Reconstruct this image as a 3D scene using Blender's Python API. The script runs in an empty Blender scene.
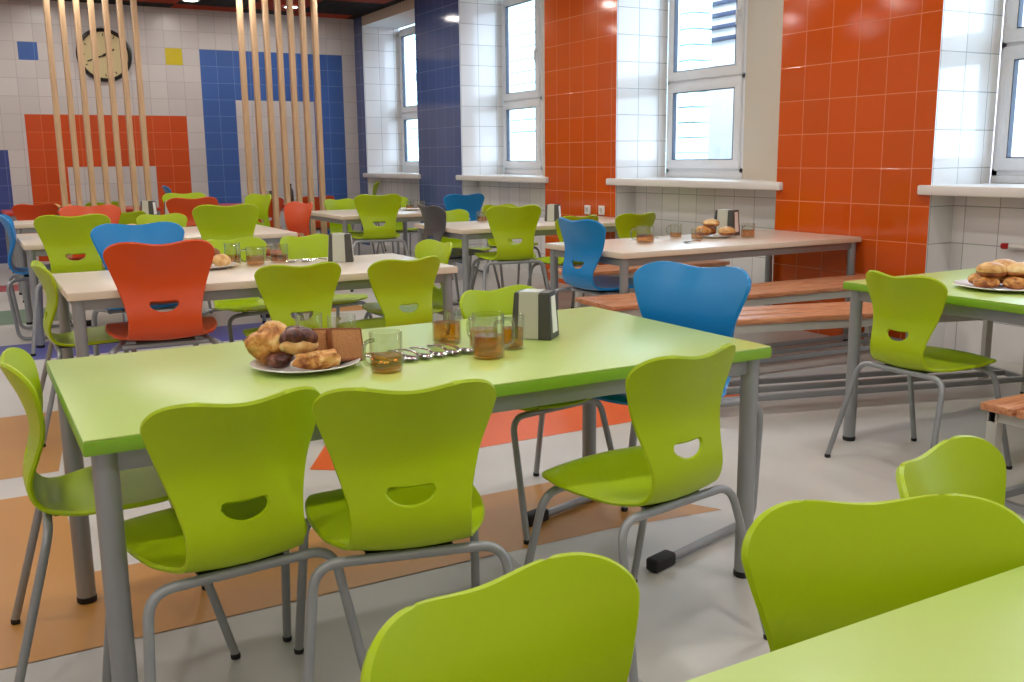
import bpy, bmesh, math, random
from mathutils import Vector, Matrix, noise
random.seed(7)
PI = math.pi
scene = bpy.context.scene
COL = scene.collection

# ------------------------------------------------------------------ materials
def lin(c):
    return tuple(((v/255)/12.92 if v/255 <= .04045 else ((v/255+.055)/1.055)**2.4) for v in c)+(1,)
def mat(name, rgb, rough=.5, metal=0, spec=.5, coat=0, bump=0, bscale=60, var=0, vscale=8):
    m = bpy.data.materials.new(name); m.use_nodes = True
    nt = m.node_tree; b = nt.nodes['Principled BSDF']
    b.inputs['Base Color'].default_value = lin(rgb)
    b.inputs['Roughness'].default_value = rough
    b.inputs['Metallic'].default_value = metal
    b.inputs['Specular IOR Level'].default_value = spec
    b.inputs['Coat Weight'].default_value = coat
    b.inputs['Coat Roughness'].default_value = .28
    if bump or var:
        tc = nt.nodes.new('ShaderNodeTexCoord')
        nz = nt.nodes.new('ShaderNodeTexNoise'); nz.inputs['Scale'].default_value = bscale if bump else vscale
        nz.inputs['Detail'].default_value = 4
        nt.links.new(tc.outputs['Object'], nz.inputs['Vector'])
        if bump:
            bp = nt.nodes.new('ShaderNodeBump'); bp.inputs['Strength'].default_value = bump; bp.inputs['Distance'].default_value = .01
            nt.links.new(nz.outputs['Fac'], bp.inputs['Height']); nt.links.new(bp.outputs['Normal'], b.inputs['Normal'])
        if var:
            n2 = nt.nodes.new('ShaderNodeTexNoise'); n2.inputs['Scale'].default_value = vscale; n2.inputs['Detail'].default_value = 5
            nt.links.new(tc.outputs['Object'], n2.inputs['Vector'])
            mx = nt.nodes.new('ShaderNodeMix'); mx.data_type = 'RGBA'
            c = lin(rgb)
            mx.inputs[6].default_value = tuple(v*(1-var) for v in c[:3])+(1,)
            mx.inputs[7].default_value = tuple(min(1, v*(1+var)) for v in c[:3])+(1,)
            nt.links.new(n2.outputs['Fac'], mx.inputs[0]); nt.links.new(mx.outputs[2], b.inputs['Base Color'])
    return m

def tile_mat(name, rgb, grout, axis, u0, us, z0, zs, rough=.1, gw=.004):
    """ceramic wall tiles laid on a world-space grid: axis = X or Y runs along the wall"""
    m = bpy.data.materials.new(name); m.use_nodes = True
    nt = m.node_tree; L = nt.links; b = nt.nodes['Principled BSDF']
    b.inputs['Roughness'].default_value = rough
    g = nt.nodes.new('ShaderNodeNewGeometry'); sp = nt.nodes.new('ShaderNodeSeparateXYZ'); L.new(g.outputs['Position'], sp.inputs[0])
    def M(op, a, bb=None):
        n = nt.nodes.new('ShaderNodeMath'); n.operation = op
        for i, v in enumerate((a, bb)):
            if v is None: continue
            if isinstance(v, (int, float)): n.inputs[i].default_value = v
            else: L.new(v, n.inputs[i])
        return n.outputs[0]
    def line(src, o, s):
        q = M('DIVIDE', M('SUBTRACT', src, o), s)
        fl = M('FLOOR', q); fr = M('SUBTRACT', q, fl)
        d = M('MULTIPLY', M('MINIMUM', fr, M('SUBTRACT', 1.0, fr)), s)
        return d, fl
    du, fu = line(sp.outputs[axis], u0, us); dz, fz = line(sp.outputs['Z'], z0, zs)
    d = M('MINIMUM', du, dz)
    mr = nt.nodes.new('ShaderNodeMapRange'); mr.inputs['From Min'].default_value = gw*.4; mr.inputs['From Max'].default_value = gw
    L.new(d, mr.inputs['Value'])
    cb = nt.nodes.new('ShaderNodeCombineXYZ'); L.new(fu, cb.inputs[0]); L.new(fz, cb.inputs[1])
    wn = nt.nodes.new('ShaderNodeTexWhiteNoise'); L.new(cb.outputs[0], wn.inputs['Vector'])
    hv = nt.nodes.new('ShaderNodeMix'); hv.data_type = 'RGBA'
    c = lin(rgb); hv.inputs[6].default_value = tuple(v*.94 for v in c[:3])+(1,); hv.inputs[7].default_value = tuple(min(1, v*1.05) for v in c[:3])+(1,)
    L.new(wn.outputs['Value'], hv.inputs[0])
    mx = nt.nodes.new('ShaderNodeMix'); mx.data_type = 'RGBA'
    mx.inputs[6].default_value = lin(grout); L.new(hv.outputs[2], mx.inputs[7]); L.new(mr.outputs[0], mx.inputs[0])
    L.new(mx.outputs[2], b.inputs['Base Color'])
    bp = nt.nodes.new('ShaderNodeBump'); bp.inputs['Strength'].default_value = .35; bp.inputs['Distance'].default_value = .004
    nz = nt.nodes.new('ShaderNodeTexNoise'); nz.inputs['Scale'].default_value = 5; L.new(g.outputs['Position'], nz.inputs['Vector'])
    hh = M('ADD', mr.outputs[0], M('MULTIPLY', nz.outputs['Fac'], .6))
    L.new(hh, bp.inputs['Height']); L.new(bp.outputs['Normal'], b.inputs['Normal'])
    return m

def wood_mat(name, a, bcol, scale=(1, 12, 12), rough=.4):
    m = bpy.data.materials.new(name); m.use_nodes = True
    nt = m.node_tree; b = nt.nodes['Principled BSDF']; b.inputs['Roughness'].default_value = rough
    tc = nt.nodes.new('ShaderNodeTexCoord'); mp = nt.nodes.new('ShaderNodeMapping'); mp.inputs['Scale'].default_value = scale
    nz = nt.nodes.new('ShaderNodeTexNoise'); nz.inputs['Scale'].default_value = 4; nz.inputs['Detail'].default_value = 6; nz.inputs['Distortion'].default_value = .6
    rp = nt.nodes.new('ShaderNodeValToRGB'); rp.color_ramp.elements[0].position = .32; rp.color_ramp.elements[1].position = .68
    rp.color_ramp.elements[0].color = lin(a); rp.color_ramp.elements[1].color = lin(bcol)
    nt.links.new(tc.outputs['Object'], mp.inputs[0]); nt.links.new(mp.outputs[0], nz.inputs['Vector'])
    nt.links.new(nz.outputs['Fac'], rp.inputs[0]); nt.links.new(rp.outputs[0], b.inputs['Base Color'])
    return m

def clear_mat(name, tint, refl=.06, rough=.0):
    """thin clear sheet or liquid: lets tinted light through and mirrors a little at grazing angles"""
    m = bpy.data.materials.new(name); m.use_nodes = True
    nt = m.node_tree; nt.nodes.remove(nt.nodes['Principled BSDF']); out = nt.nodes['Material Output']
    tr = nt.nodes.new('ShaderNodeBsdfTransparent'); tr.inputs[0].default_value = lin(tint)
    gl = nt.nodes.new('ShaderNodeBsdfGlossy'); gl.inputs['Roughness'].default_value = rough
    lw = nt.nodes.new('ShaderNodeLayerWeight'); lw.inputs['Blend'].default_value = .5
    pw = nt.nodes.new('ShaderNodeMath'); pw.operation = 'POWER'; pw.inputs[1].default_value = 5
    ml = nt.nodes.new('ShaderNodeMath'); ml.operation = 'MULTIPLY_ADD'; ml.inputs[1].default_value = .85; ml.inputs[2].default_value = refl
    mx = nt.nodes.new('ShaderNodeMixShader')
    nt.links.new(lw.outputs['Facing'], pw.inputs[0]); nt.links.new(pw.outputs[0], ml.inputs[0]); nt.links.new(ml.outputs[0], mx.inputs[0])
    nt.links.new(tr.outputs[0], mx.inputs[1]); nt.links.new(gl.outputs[0], mx.inputs[2])
    nt.links.new(mx.outputs[0], out.inputs[0])
    return m

M = {}
M['lime'] = mat('lime_plastic', (167,193,4), .38, spec=.35, bump=.03, bscale=350)
M['blue'] = mat('blue_plastic', (0,132,204), .34, bump=.03, bscale=350)
M['orange'] = mat('orange_plastic', (214,76,20), .34, bump=.03, bscale=350)
M['grey'] = mat('dark_grey_plastic', (78,78,80), .4, bump=.03, bscale=350)
M['steel'] = mat('grey_powder_coated_steel', (150,153,156), .38, metal=.35, bump=.02, bscale=400)
M['pale_steel'] = mat('pale_grey_painted_steel', (186,186,178), .42, metal=.1, bump=.02, bscale=400)
M['rubber'] = mat('black_rubber', (18,18,20), .6, bump=.05, bscale=200)
M['under'] = mat('dark_grey_mount', (62,64,62), .6, bump=.03, bscale=200)
M['limetop'] = mat('lime_laminate', (184,209,110), .36, coat=.4, bump=.015, bscale=300)
M['limeedge'] = mat('lime_edge_band', (130,178,40), .4, bump=.02, bscale=300)
M['mapletop'] = mat('pale_maple_laminate', (226,212,194), .34, coat=.4, var=.03, vscale=14)
M['mapleedge'] = mat('pale_edge_band', (222,206,184), .45, bump=.02, bscale=300)
M['redtop'] = mat('red_laminate', (206,70,44), .3, coat=.2, bump=.015, bscale=300)
M['rededge'] = mat('red_edge_band', (196,52,28), .4, bump=.02, bscale=300)
M['slat'] = wood_mat('reddish_bench_wood', (164,100,66), (214,152,108), (2, 22, 22), .38)
M['post'] = wood_mat('pale_pine', (202,166,128), (226,192,152), (14, 14, 1.2), .5)
M['white_china'] = mat('white_china', (235,232,226), .15, bump=.01, bscale=100)
M['pvc'] = mat('white_window_plastic', (226,228,232), .3, bump=.01, bscale=150)
M['gasket'] = mat('dark_window_gasket', (70,82,98), .6, bump=.02, bscale=150)
M['sill'] = mat('white_sill_laminate', (228,224,220), .3, bump=.015, bscale=120)
M['cream'] = mat('cream_painted_plaster', (205,190,168), .7, bump=.08, bscale=90)
M['white_plaster'] = mat('white_painted_plaster', (226,226,226), .7, bump=.06, bscale=90)
M['room_wall'] = mat('off_white_painted_wall', (214,208,200), .6, bump=.05, bscale=70)
M['chrome'] = mat('polished_steel', (205,205,205), .16, metal=1, bump=.01, bscale=60)
M['brushed'] = mat('brushed_grey_metal', (200,202,188), .42, metal=.25, bump=.03, bscale=180)
M['charcoal'] = mat('charcoal_plastic', (74,74,70), .4, bump=.03, bscale=200)
M['paper'] = mat('white_paper', (238,238,236), .8, bump=.06, bscale=160)
M['glass'] = clear_mat('clear_glass', (250,252,249), .085)
M['glass_handle'] = clear_mat('thick_clear_glass', (236,242,236), .30)
M['tea'] = clear_mat('amber_tea', (245,192,96))
M['pane'] = clear_mat('window_glass', (248,250,250), .03)
def crust_mat(name, dark, mid, pale, scale, rough=.45, bump=.6):
    m = bpy.data.materials.new(name); m.use_nodes = True
    nt = m.node_tree; b = nt.nodes['Principled BSDF']; b.inputs['Roughness'].default_value = rough
    tc = nt.nodes.new('ShaderNodeTexCoord'); nz = nt.nodes.new('ShaderNodeTexNoise'); nz.inputs['Scale'].default_value = scale; nz.inputs['Detail'].default_value = 6; nz.inputs['Distortion'].default_value = .8
    rp = nt.nodes.new('ShaderNodeValToRGB'); e = rp.color_ramp.elements
    e[0].position = .34; e[0].color = lin(dark); e[1].position = .68; e[1].color = lin(pale); q = e.new(.5); q.color = lin(mid)
    bp = nt.nodes.new('ShaderNodeBump'); bp.inputs['Strength'].default_value = bump; bp.inputs['Distance'].default_value = .006
    nt.links.new(tc.outputs['Object'], nz.inputs['Vector']); nt.links.new(nz.outputs['Fac'], rp.inputs[0]); nt.links.new(rp.outputs[0], b.inputs['Base Color'])
    nt.links.new(nz.outputs['Fac'], bp.inputs['Height']); nt.links.new(bp.outputs['Normal'], b.inputs['Normal'])
    return m
M['crust'] = crust_mat('golden_flaky_crust', (132,66,22), (206,140,66), (240,200,132), 26)
M['bun'] = crust_mat('pale_bun_crust', (196,134,66), (226,182,116), (242,214,158), 16, .45, .35)
M['bunbase'] = crust_mat('browned_bun_crust', (112,52,28), (160,88,48), (206,140,84), 18, .4, .35)
M['choc'] = crust_mat('chocolate_glaze', (44,18,14), (78,36,28), (124,72,54), 30, .3, .5)
M['crumb'] = mat('brown_bread_crumb', (186,128,78), .8, bump=.6, bscale=160, var=.16, vscale=60)
M['breadcrust'] = mat('brown_bread_crust', (146,88,48), .6, bump=.3, bscale=80, var=.2, vscale=30)
M['black'] = mat('black_plastic', (16,15,15), .35, bump=.02, bscale=150)
M['clockface'] = mat('cream_clock_face', (214,198,150), .4, bump=.01, bscale=100)
M['hand'] = mat('dark_brown_hand', (52,38,26), .5, bump=.01, bscale=100)
M['red'] = mat('red_plastic', (176,24,30), .4, bump=.02, bscale=100)
M['white_plastic'] = mat('white_plastic', (232,230,226), .35, bump=.02, bscale=100)
M['ceiling'] = mat('black_ceiling', (20,18,18), .8, bump=.05, bscale=40)
M['baffle_red'] = mat('orange_red_baffle', (178,58,24), .5, bump=.02, bscale=40)
M['baffle_black'] = mat('black_baffle', (22,19,18), .5, bump=.02, bscale=40)
M['cladding'] = mat('pale_aqua_cladding', (178,206,204), .6, bump=.04, bscale=20)
M['facade'] = mat('pinkish_white_brick', (222,204,205), .8, bump=.3, bscale=14, var=.1, vscale=3)
M['louvre'] = mat('grey_blue_louvre', (60,64,88), .6, bump=.04, bscale=20)
M['asphalt'] = mat('grey_yard', (150,150,150), .9, bump=.2, bscale=10)
lampm = bpy.data.materials.new('lamp_diffuser'); lampm.use_nodes = True
_b = lampm.node_tree.nodes['Principled BSDF']; _b.inputs['Emission Color'].default_value = (1,.96,.88,1); _b.inputs['Emission Strength'].default_value = 14
M['lamp'] = lampm
# floor vinyls, plus a greyer copy of the base with shade painted in
for k, c in dict(vinyl=(200,196,191), vinyl_shaded=(176,173,170), tan=(188,133,66), orange_v=(226,98,38), blue_v=(84,88,160), green_v=(104,130,104), maroon_v=(170,74,70)).items():
    M['f_'+k] = mat('floor_'+k, c, .4, bump=.05, bscale=30, var=.06, vscale=2.2)
TS = .2465; TZ = .980
for k, c, g in (('white',(230,229,228),(160,166,166)),('orange',(205,84,14),(226,140,96)),('blue',(76,92,142),(128,142,184))):
    M['ty_'+k] = tile_mat('right_wall_tile_'+k, c, g, 'Y', 5.62, TS, TZ, TS)
    M['tx_'+k] = tile_mat('jamb_tile_'+k, c, g, 'X', 5.516+.012, TS, TZ, TS)
BS = .2371
for k, c, g in (('white',(206,201,200),(172,168,170)),('orange',(206,76,16),(228,130,84)),('blue',(60,100,172),(118,148,204)),('yellow',(206,186,20),(190,186,150)),('navy',(56,74,140),(110,126,180))):
    M['tb_'+k] = tile_mat('back_wall_tile_'+k, c, g, 'X', 3.169, BS, 1.266, .2335, rough=.3)

# ------------------------------------------------------------------ mesh builder
class MB:
    def __init__(s): s.bm = bmesh.new(); s.mats = []
    def mi(s, m):
        if m not in s.mats: s.mats.append(m)
        return s.mats.index(m)
    def face(s, pts, m=None, smooth=False):
        f = s.bm.faces.new([s.bm.verts.new(p) for p in pts]); f.smooth = smooth
        if m: f.material_index = s.mi(m)
        return f
    def box(s, x0, x1, y0, y1, z0, z1, bev=0, m=None, rot=None, seg=2):
        r = bmesh.ops.create_cube(s.bm, size=1); vs = r['verts']
        for v in vs:
            v.co = Vector(((x0+x1)/2+v.co.x*(x1-x0), (y0+y1)/2+v.co.y*(y1-y0), (z0+z1)/2+v.co.z*(z1-z0)))
        if bev:
            es = list({e for v in vs for e in v.link_edges})
            o = bmesh.ops.bevel(s.bm, geom=es, offset=bev, segments=seg, affect='EDGES', profile=.5)
            vs = list({v for f in o['faces'] for v in f.verts} | {v for v in vs if v.is_valid})
        if rot:
            for v in vs: v.co = rot @ v.co
        if m:
            i = s.mi(m)
            for f in {f for v in vs for f in v.link_faces}: f.material_index = i
        return s
    def tube(s, path, r, seg=12, m=None, cap=True):
        P = [Vector(p) for p in path]; rings = []
        up = None
        for i, p in enumerate(P):
            d = ((P[i+1]-p) if i+1 < len(P) else (p-P[i-1]))
            if 0 < i < len(P)-1: d = (P[i+1]-p).normalized()+(p-P[i-1]).normalized()
            d.normalize()
            if up is None:
                up = Vector((0,0,1)) if abs(d.z) < .9 else Vector((0,1,0))
            a = d.cross(up).normalized(); b = a.cross(d).normalized(); up = b
            rr = r[i] if isinstance(r, (list, tuple)) else r
            rings.append([s.bm.verts.new(p+(a*math.cos(2*PI*k/seg)+b*math.sin(2*PI*k/seg))*rr) for k in range(seg)])
        i_ = s.mi(m) if m else 0
        for A, B in zip(rings, rings[1:]):
            for k in range(seg):
                f = s.bm.faces.new((A[k], B[k], B[(k+1) % seg], A[(k+1) % seg])); f.smooth = True; f.material_index = i_
        if cap:
            for R, rev in ((rings[0], False), (rings[-1], True)):
                f = s.bm.faces.new(R[::-1] if rev else R); f.material_index = i_
        return s
    def lathe(s, prof, c=(0,0,0), seg=28, m=None, close=False, axis='Z'):
        rings = []
        def pt(r, h, k):
            a = 2*PI*k/seg
            q = (r*math.cos(a), r*math.sin(a), h)
            if axis == 'Y': q = (q[0], -h, q[1])
            if axis == 'X': q = (h, q[0], q[1])
            return Vector(c)+Vector(q)
        for r, h in prof:
            if r < 1e-6: rings.append([s.bm.verts.new(pt(0, h, 0))])
            else: rings.append([s.bm.verts.new(pt(r, h, k)) for k in range(seg)])
        i_ = s.mi(m) if m else 0
        if close: rings = rings+[rings[0]]
        for A, B in zip(rings, rings[1:]):
            for k in range(seg):
                k2 = (k+1) % seg
                if len(A) == 1 and len(B) == 1: continue
                q = (A[0], B[k], B[k2]) if len(A) == 1 else ((A[k], B[0], A[k2]) if len(B) == 1 else (A[k], B[k], B[k2], A[k2]))
                f = s.bm.faces.new(q); f.smooth = True; f.material_index = i_
        return s
    def blob(s, c, rad, rot=(0,0,0), amp=.1, fr=20, seed=0, sub=4, m=None, flat=0, shape=None):
        r = bmesh.ops.create_icosphere(s.bm, subdivisions=sub, radius=1); vs = r['verts']
        from mathutils import Euler
        R = Euler(rot).to_matrix()
        for v in vs:
            n = v.co.normalized(); q = Vector((n.x*rad[0], n.y*rad[1], n.z*rad[2]))
            if shape: q = shape(n, q)
            k = noise.fractal(q*fr+Vector((seed*7.3, seed*3.1, seed)), 1, 2, 3)
            q *= 1+amp*k
            if flat and q.z < -rad[2]*flat: q.z = -rad[2]*flat
            v.co = R @ q + Vector(c)
        i_ = s.mi(m) if m else 0
        for f in {f for v in vs for f in v.link_faces}: f.smooth = True; f.material_index = i_
        return s
    def build(s, name, material=None, parent=None, sharp=35, recalc=True):
        if recalc: bmesh.ops.recalc_face_normals(s.bm, faces=s.bm.faces[:])
        me = bpy.data.meshes.new(name); s.bm.to_mesh(me); s.bm.free()
        if s.mats:
            for m in s.mats: me.materials.append(M[m] if isinstance(m, str) else m)
        if material: me.materials.append(M[material] if isinstance(material, str) else material)
        for p in me.polygons: p.use_smooth = True
        me.set_sharp_from_angle(angle=math.radians(sharp))
        o = bpy.data.objects.new(name, me); COL.objects.link(o)
        if parent: o.parent = parent
        return o

def thing(name, label, cat, loc=(0,0,0), rz=0, group=None):
    o = bpy.data.objects.new(name, None); COL.objects.link(o); o.empty_display_size = .05
    o.location = loc; o.rotation_euler = (0,0,rz); return tag(o, label, cat, group)
def tag(o, label, cat, group=None):
    o['label'] = label; o['category'] = cat
    if group: o['group'] = group
    return o
def struct(o): o['kind'] = 'structure'; return o
def kids(o): return [c for c in bpy.data.objects if c.parent == o]
def dup(root, loc, rz, label, group=None, scale=None):
    def cp(o, par):
        c = o.copy(); COL.objects.link(c)
        if par: c.parent = par
        for ch in KIDS[o.name]: cp(ch, c)
        return c
    def reg(o):
        KIDS[o.name] = kids(o)
        for ch in KIDS[o.name]: reg(ch)
    if root.name not in KIDS: reg(root)
    r = cp(root, None); r.location = loc; r.rotation_euler = (0,0,rz); r['label'] = label
    if group: r['group'] = group
    if scale: r.scale = scale
    return r
KIDS = {}

# ------------------------------------------------------------------ camera
W_, H_, F_ = 1024, 682, 968.3
CH = 1.32
yaw, pitch, roll = math.radians(29.28), math.radians(10.68), math.radians(-.61)
fw = Vector((math.sin(yaw)*math.cos(pitch), math.cos(yaw)*math.cos(pitch), -math.sin(pitch)))
rt = Vector((math.cos(yaw), -math.sin(yaw), 0)); up = rt.cross(fw)
r2 = rt*math.cos(roll)+up*math.sin(roll); u2 = -rt*math.sin(roll)+up*math.cos(roll)
cam = bpy.data.cameras.new('camera'); co = bpy.data.objects.new('camera', cam); COL.objects.link(co)
cam.sensor_width = 36; cam.lens = F_/W_*36; cam.sensor_fit = 'HORIZONTAL'; cam.clip_start = .02
co.matrix_world = Matrix(((r2.x,u2.x,-fw.x,0),(r2.y,u2.y,-fw.y,0),(r2.z,u2.z,-fw.z,CH),(0,0,0,1)))
scene.camera = co
LAMP_W, SKY, EXPO = 11.5, 11.0, 0.08

# ---- chair shell profile
PROF=[(.202,.452),(.188,.463),(.155,.467),(.10,.460),(.0,.447),(-.09,.438),(-.15,.437),(-.190,.447),(-.215,.472),(-.226,.51),(-.222,.55),(-.208,.60),(-.200,.645),(-.205,.69),(-.220,.74),(-.240,.785),(-.257,.822)]
def catmull(ps,n):
    out=[]
    m=len(ps)
    for i in range(m-1):
        p0=ps[max(i-1,0)];p1=ps[i];p2=ps[i+1];p3=ps[min(i+2,m-1)]
        for k in range(n):
            u=k/n
            out.append(tuple(.5*((2*b)+(-a+c)*u+(2*a-5*b+4*c-d)*u*u+(-a+3*b-3*c+d)*u**3) for a,b,c,d in zip(p0,p1,p2,p3)))
    out.append(ps[-1]); return out
def lerp_tab(tab,x):
    if x<=tab[0][0]: return tab[0][1]
    for (a,b),(c,d) in zip(tab,tab[1:]):
        if x<=c:
            u=(x-a)/(c-a); u=u*u*(3-2*u); return b+(d-b)*u
    return tab[-1][1]
CURVE=catmull(PROF,8)
ARC=[0.]
for p,q in zip(CURVE,CURVE[1:]): ARC.append(ARC[-1]+math.hypot(q[0]-p[0],q[1]-p[1]))
LEN=ARC[-1]
def prof(t):
    t=min(max(t,0),LEN)
    lo,hi=0,len(ARC)-1
    while hi-lo>1:
        m=(lo+hi)//2
        if ARC[m]<=t: lo=m
        else: hi=m
    u=(t-ARC[lo])/(ARC[hi]-ARC[lo]); p=CURVE[lo];q=CURVE[hi]
    d=(q[0]-p[0],q[1]-p[1]);l=math.hypot(*d)
    return p[0]+d[0]*u,p[1]+d[1]*u,d[0]/l,d[1]/l
def t_at(y0,z0):   # arclength of the curve point nearest
    i=min(range(len(CURVE)),key=lambda k:(CURVE[k][0]-y0)**2+(CURVE[k][1]-z0)**2); return ARC[i]
TB=[t_at(*p) for p in PROF]
WID=[(0,.146),(.012,.170),(.045,.194),(TB[3],.209),(TB[4],.207),(TB[5],.186),(TB[6],.154),(TB[7],.138),(TB[8],.132),(TB[9],.130),(TB[10],.132),(TB[11],.142),(TB[12],.156),(TB[13],.173),(TB[14],.192),(TB[14]+.035,.201),(TB[15]+.01,.204)]
_D=[]
for i,(x,v) in enumerate(WID):
    i0,i1=max(i-1,0),min(i+1,len(WID)-1); _D.append((WID[i1][1]-WID[i0][1])/(WID[i1][0]-WID[i0][0]))
_D[-1]=0
def width(x):
    if x<=WID[0][0]: return WID[0][1]
    for i in range(len(WID)-1):
        x0,v0=WID[i]; x1,v1=WID[i+1]
        if x<=x1:
            h=x1-x0; u=(x-x0)/h
            return (2*u**3-3*u*u+1)*v0+(u**3-2*u*u+u)*h*_D[i]+(-2*u**3+3*u*u)*v1+(u**3-u*u)*h*_D[i+1]
    return WID[-1][1]
WRAP=[(0,-.014),(TB[3],.004),(TB[5],.014),(TB[7],.022),(TB[9],.022),(TB[11],.03),(TB[13],.042),(LEN,.052)]
RC=LEN-.072
def half(t):
    if t<RC: return width(t)
    u=(t-RC)/(LEN-RC); k=width(RC)
    return k*(.50+.50*math.sqrt(max(0,1-u*u)))
def surf(c,r,sx=1,sy=1,sz=1):
    t=r*LEN
    w=half(t); a=c*w
    dip=.007*(math.cos(min(1,abs(a)/.100)*math.pi)*.5+.5)
    k=max(0,(t-TB[13])/(LEN-TB[13])); t2=t-dip*k*k
    fr=.02*(abs(c)**2.2); kk=max(0,1-t/.10); t2=t2+fr*kk*kk
    y,z,dy,dz=prof(t2)
    o=lerp_tab(WRAP,t2)*(a/.2)**2
    # normal toward the sitter: rotate tangent (tangent goes rearward then up)
    ny,nz=dz,-dy
    y+=ny*o; z+=nz*o
    return a*sx, y*sy, .45+(z-.45)*sz
T_HOLE=t_at(-.213,.583)
# ------------------------------------------------------------------ the room
XW, YB, ZC = 5.516, 14.706, 3.5
XD, XR = 6.12, 5.76             # window plane, wall under the sills
X0, Y0 = -3.2, -2.6
b = MB()
b.face([(X0,Y0,0),(XR,Y0,0),(XR,YB,0),(X0,YB,0)], 'f_vinyl')
def inlay(pts, m, z=.001): b.face([(x,y,z) for x,y in pts], m)
inlay([(-3.2,2.74),(1.92,2.72),(2.40,2.66),(2.05,3.27),(.23,3.28),(.23,4.22),(-3.2,4.22)], 'f_tan')
inlay([(-3.2,1.0),(1.30,1.0),(1.50,2.73),(-3.2,2.74)], 'f_vinyl_shaded')  # painted shade of the lime table and its chairs, same vinyl made greyer
inlay([(-3.2,4.5),(.25,4.5),(.40,5.65),(-3.2,5.65)], 'f_tan')
inlay([(1.20,3.95),(1.33,3.85),(3.75,3.85),(3.75,4.4),(1.45,4.4)], 'f_orange_v')
inlay([(-3.2,7.25),(2.2,7.25),(2.2,7.95),(-3.2,7.95)], 'f_blue_v')
inlay([(3.2,9.75),(4.1,9.75),(4.1,10.3),(3.2,10.3)], 'f_blue_v')
inlay([(2.45,8.25),(3.1,8.1),(3.1,8.9),(2.45,8.9)], 'f_tan')
inlay([(-3.2,9.0),(.75,9.0),(.75,9.9),(-3.2,9.9)], 'f_green_v')
inlay([(-3.2,11.4),(.8,11.4),(.8,12.0),(-3.2,12.0)], 'f_maroon_v')
struct(b.build('floor', recalc=False))

b = MB(); b.box(X0-.1, XD+.2, Y0-.1, YB+.1, ZC, ZC+.1); struct(b.build('ceiling', 'ceiling'))
b = MB()
y = Y0
while y < YB-.05:                # baffles along X, some runs painted orange red
    segs = [(X0, -.6, 'baffle_black'), (-.6, 1.2, 'baffle_black'), (1.2, 2.8, 'baffle_black'), (2.8, 3.75, 'baffle_black'), (3.75, 4.5, 'baffle_black'), (4.5, 5.35, 'baffle_black'), (5.35, 5.5, 'baffle_black')]
    k = int((y-Y0)/1.2)
    for i, (a, c, m) in enumerate(segs):
        if (i+k) % 2 == 1 and i < 6: m = 'baffle_red'
        b.box(a, c, y, y+.025, ZC-.07, ZC-.0005, m=m)
    y += .1
struct(b.build('ceiling_baffles'))

# back wall: coloured tile blocks set in the white tiles
xs = sorted({X0, .601, .839, 1.076, .80, 1.0, 1.306, 2.46, 2.70, 2.931, 3.169, 3.643, 4.829, 5.303, XD+.1})
zs = [0, 1.266, 1.4995, 1.733, 1.9665, 2.2, 2.665, 2.8985, ZC]
def bcol(x, z):
    if .839 < x < 2.931 and z < 1.9665: return 'tb_white' if (1.306 < x < 2.46 and z < 1.266) else 'tb_orange'
    if 3.169 < x < 5.303 and z < 2.8985: return 'tb_white' if (3.643 < x < 4.829 and z < 2.2) else 'tb_blue'
    if x < .601 and z < 1.4995: return 'tb_navy'
    if 2.70 < x < 2.931 and 2.665 < z < 2.8985: return 'tb_yellow'
    if .839 < x < 1.076 and 2.665 < z < 2.8985: return 'tb_blue'
    return 'tb_white'
b = MB()
for xa, xb in zip(xs, xs[1:]):
    for za, zb in zip(zs, zs[1:]):
        b.face([(xa,YB,za),(xb,YB,za),(xb,YB,zb),(xa,YB,zb)], bcol((xa+xb)/2, (za+zb)/2))
struct(b.build('wall_back', recalc=False))
b = MB(); b.face([(X0,Y0,0),(X0,YB,0),(X0,YB,ZC),(X0,Y0,ZC)]); struct(b.build('wall_left', 'room_wall', recalc=False))
b = MB(); b.face([(XD+.1,Y0,0),(X0,Y0,0),(X0,Y0,ZC),(XD+.1,Y0,ZC)]); struct(b.build('wall_front', 'room_wall', recalc=False))

# right wall: piers, niches and windows.  niche = (y near, y far, y of the window frame's near side)
NICHES = [(12.40,14.36,13.55),(9.07,11.08,10.12),(5.62,7.76,6.66),(2.15,4.23,3.02),(-1.3,.80,-.2)]
PIERS = [(14.36,YB,'blue'),(11.08,12.40,'blue'),(7.76,9.07,'orange'),(4.23,5.62,'orange'),(.80,2.15,'orange'),(Y0,-1.3,'white')]
ZS, ZL = 1.12, 3.30
b = MB()
def yz(x, ya, yb, za, zb, m): b.face([(x,yb,za),(x,ya,za),(x,ya,zb),(x,yb,zb)], m)
for ya, yb, c in PIERS: yz(XW, ya, yb, 0, ZC, 'ty_'+c)
for ya, yb, yw in NICHES:
    yz(XW, ya, yb, ZL, ZC, 'cream')                                                      # lintel face
    b.face([(XW,ya,ZL),(XW,yb,ZL),(XD,yb,ZL),(XD,ya,ZL)], 'white_plaster')               # soffit
    b.face([(XW,yb,1.08),(XD,yb,1.08),(XD,yb,ZL),(XW,yb,ZL)], 'tx_white')                # far jamb, tiled
    b.face([(XD,yw,1.08),(XW,ya,1.08),(XW,ya,ZL),(XD,yw,ZL)], 'cream')                   # near jamb, splayed plaster
    yz(XR, ya, yb, 0, 1.08, 'ty_white')                                                  # apron wall under the sill
    b.face([(XW,yb,0),(XR,yb,0),(XR,yb,1.08),(XW,yb,1.08)], 'tx_white')
    b.face([(XR,ya,0),(XW,ya,0),(XW,ya,1.08),(XR,ya,1.08)], 'tx_white')
    b.face([(XD,ya,1.08),(XD,ya,ZL),(XD,yw,ZL),(XD,yw,1.08)], 'white_plaster')           # masonry behind the splay
struct(b.build('wall_right', recalc=False))
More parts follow.
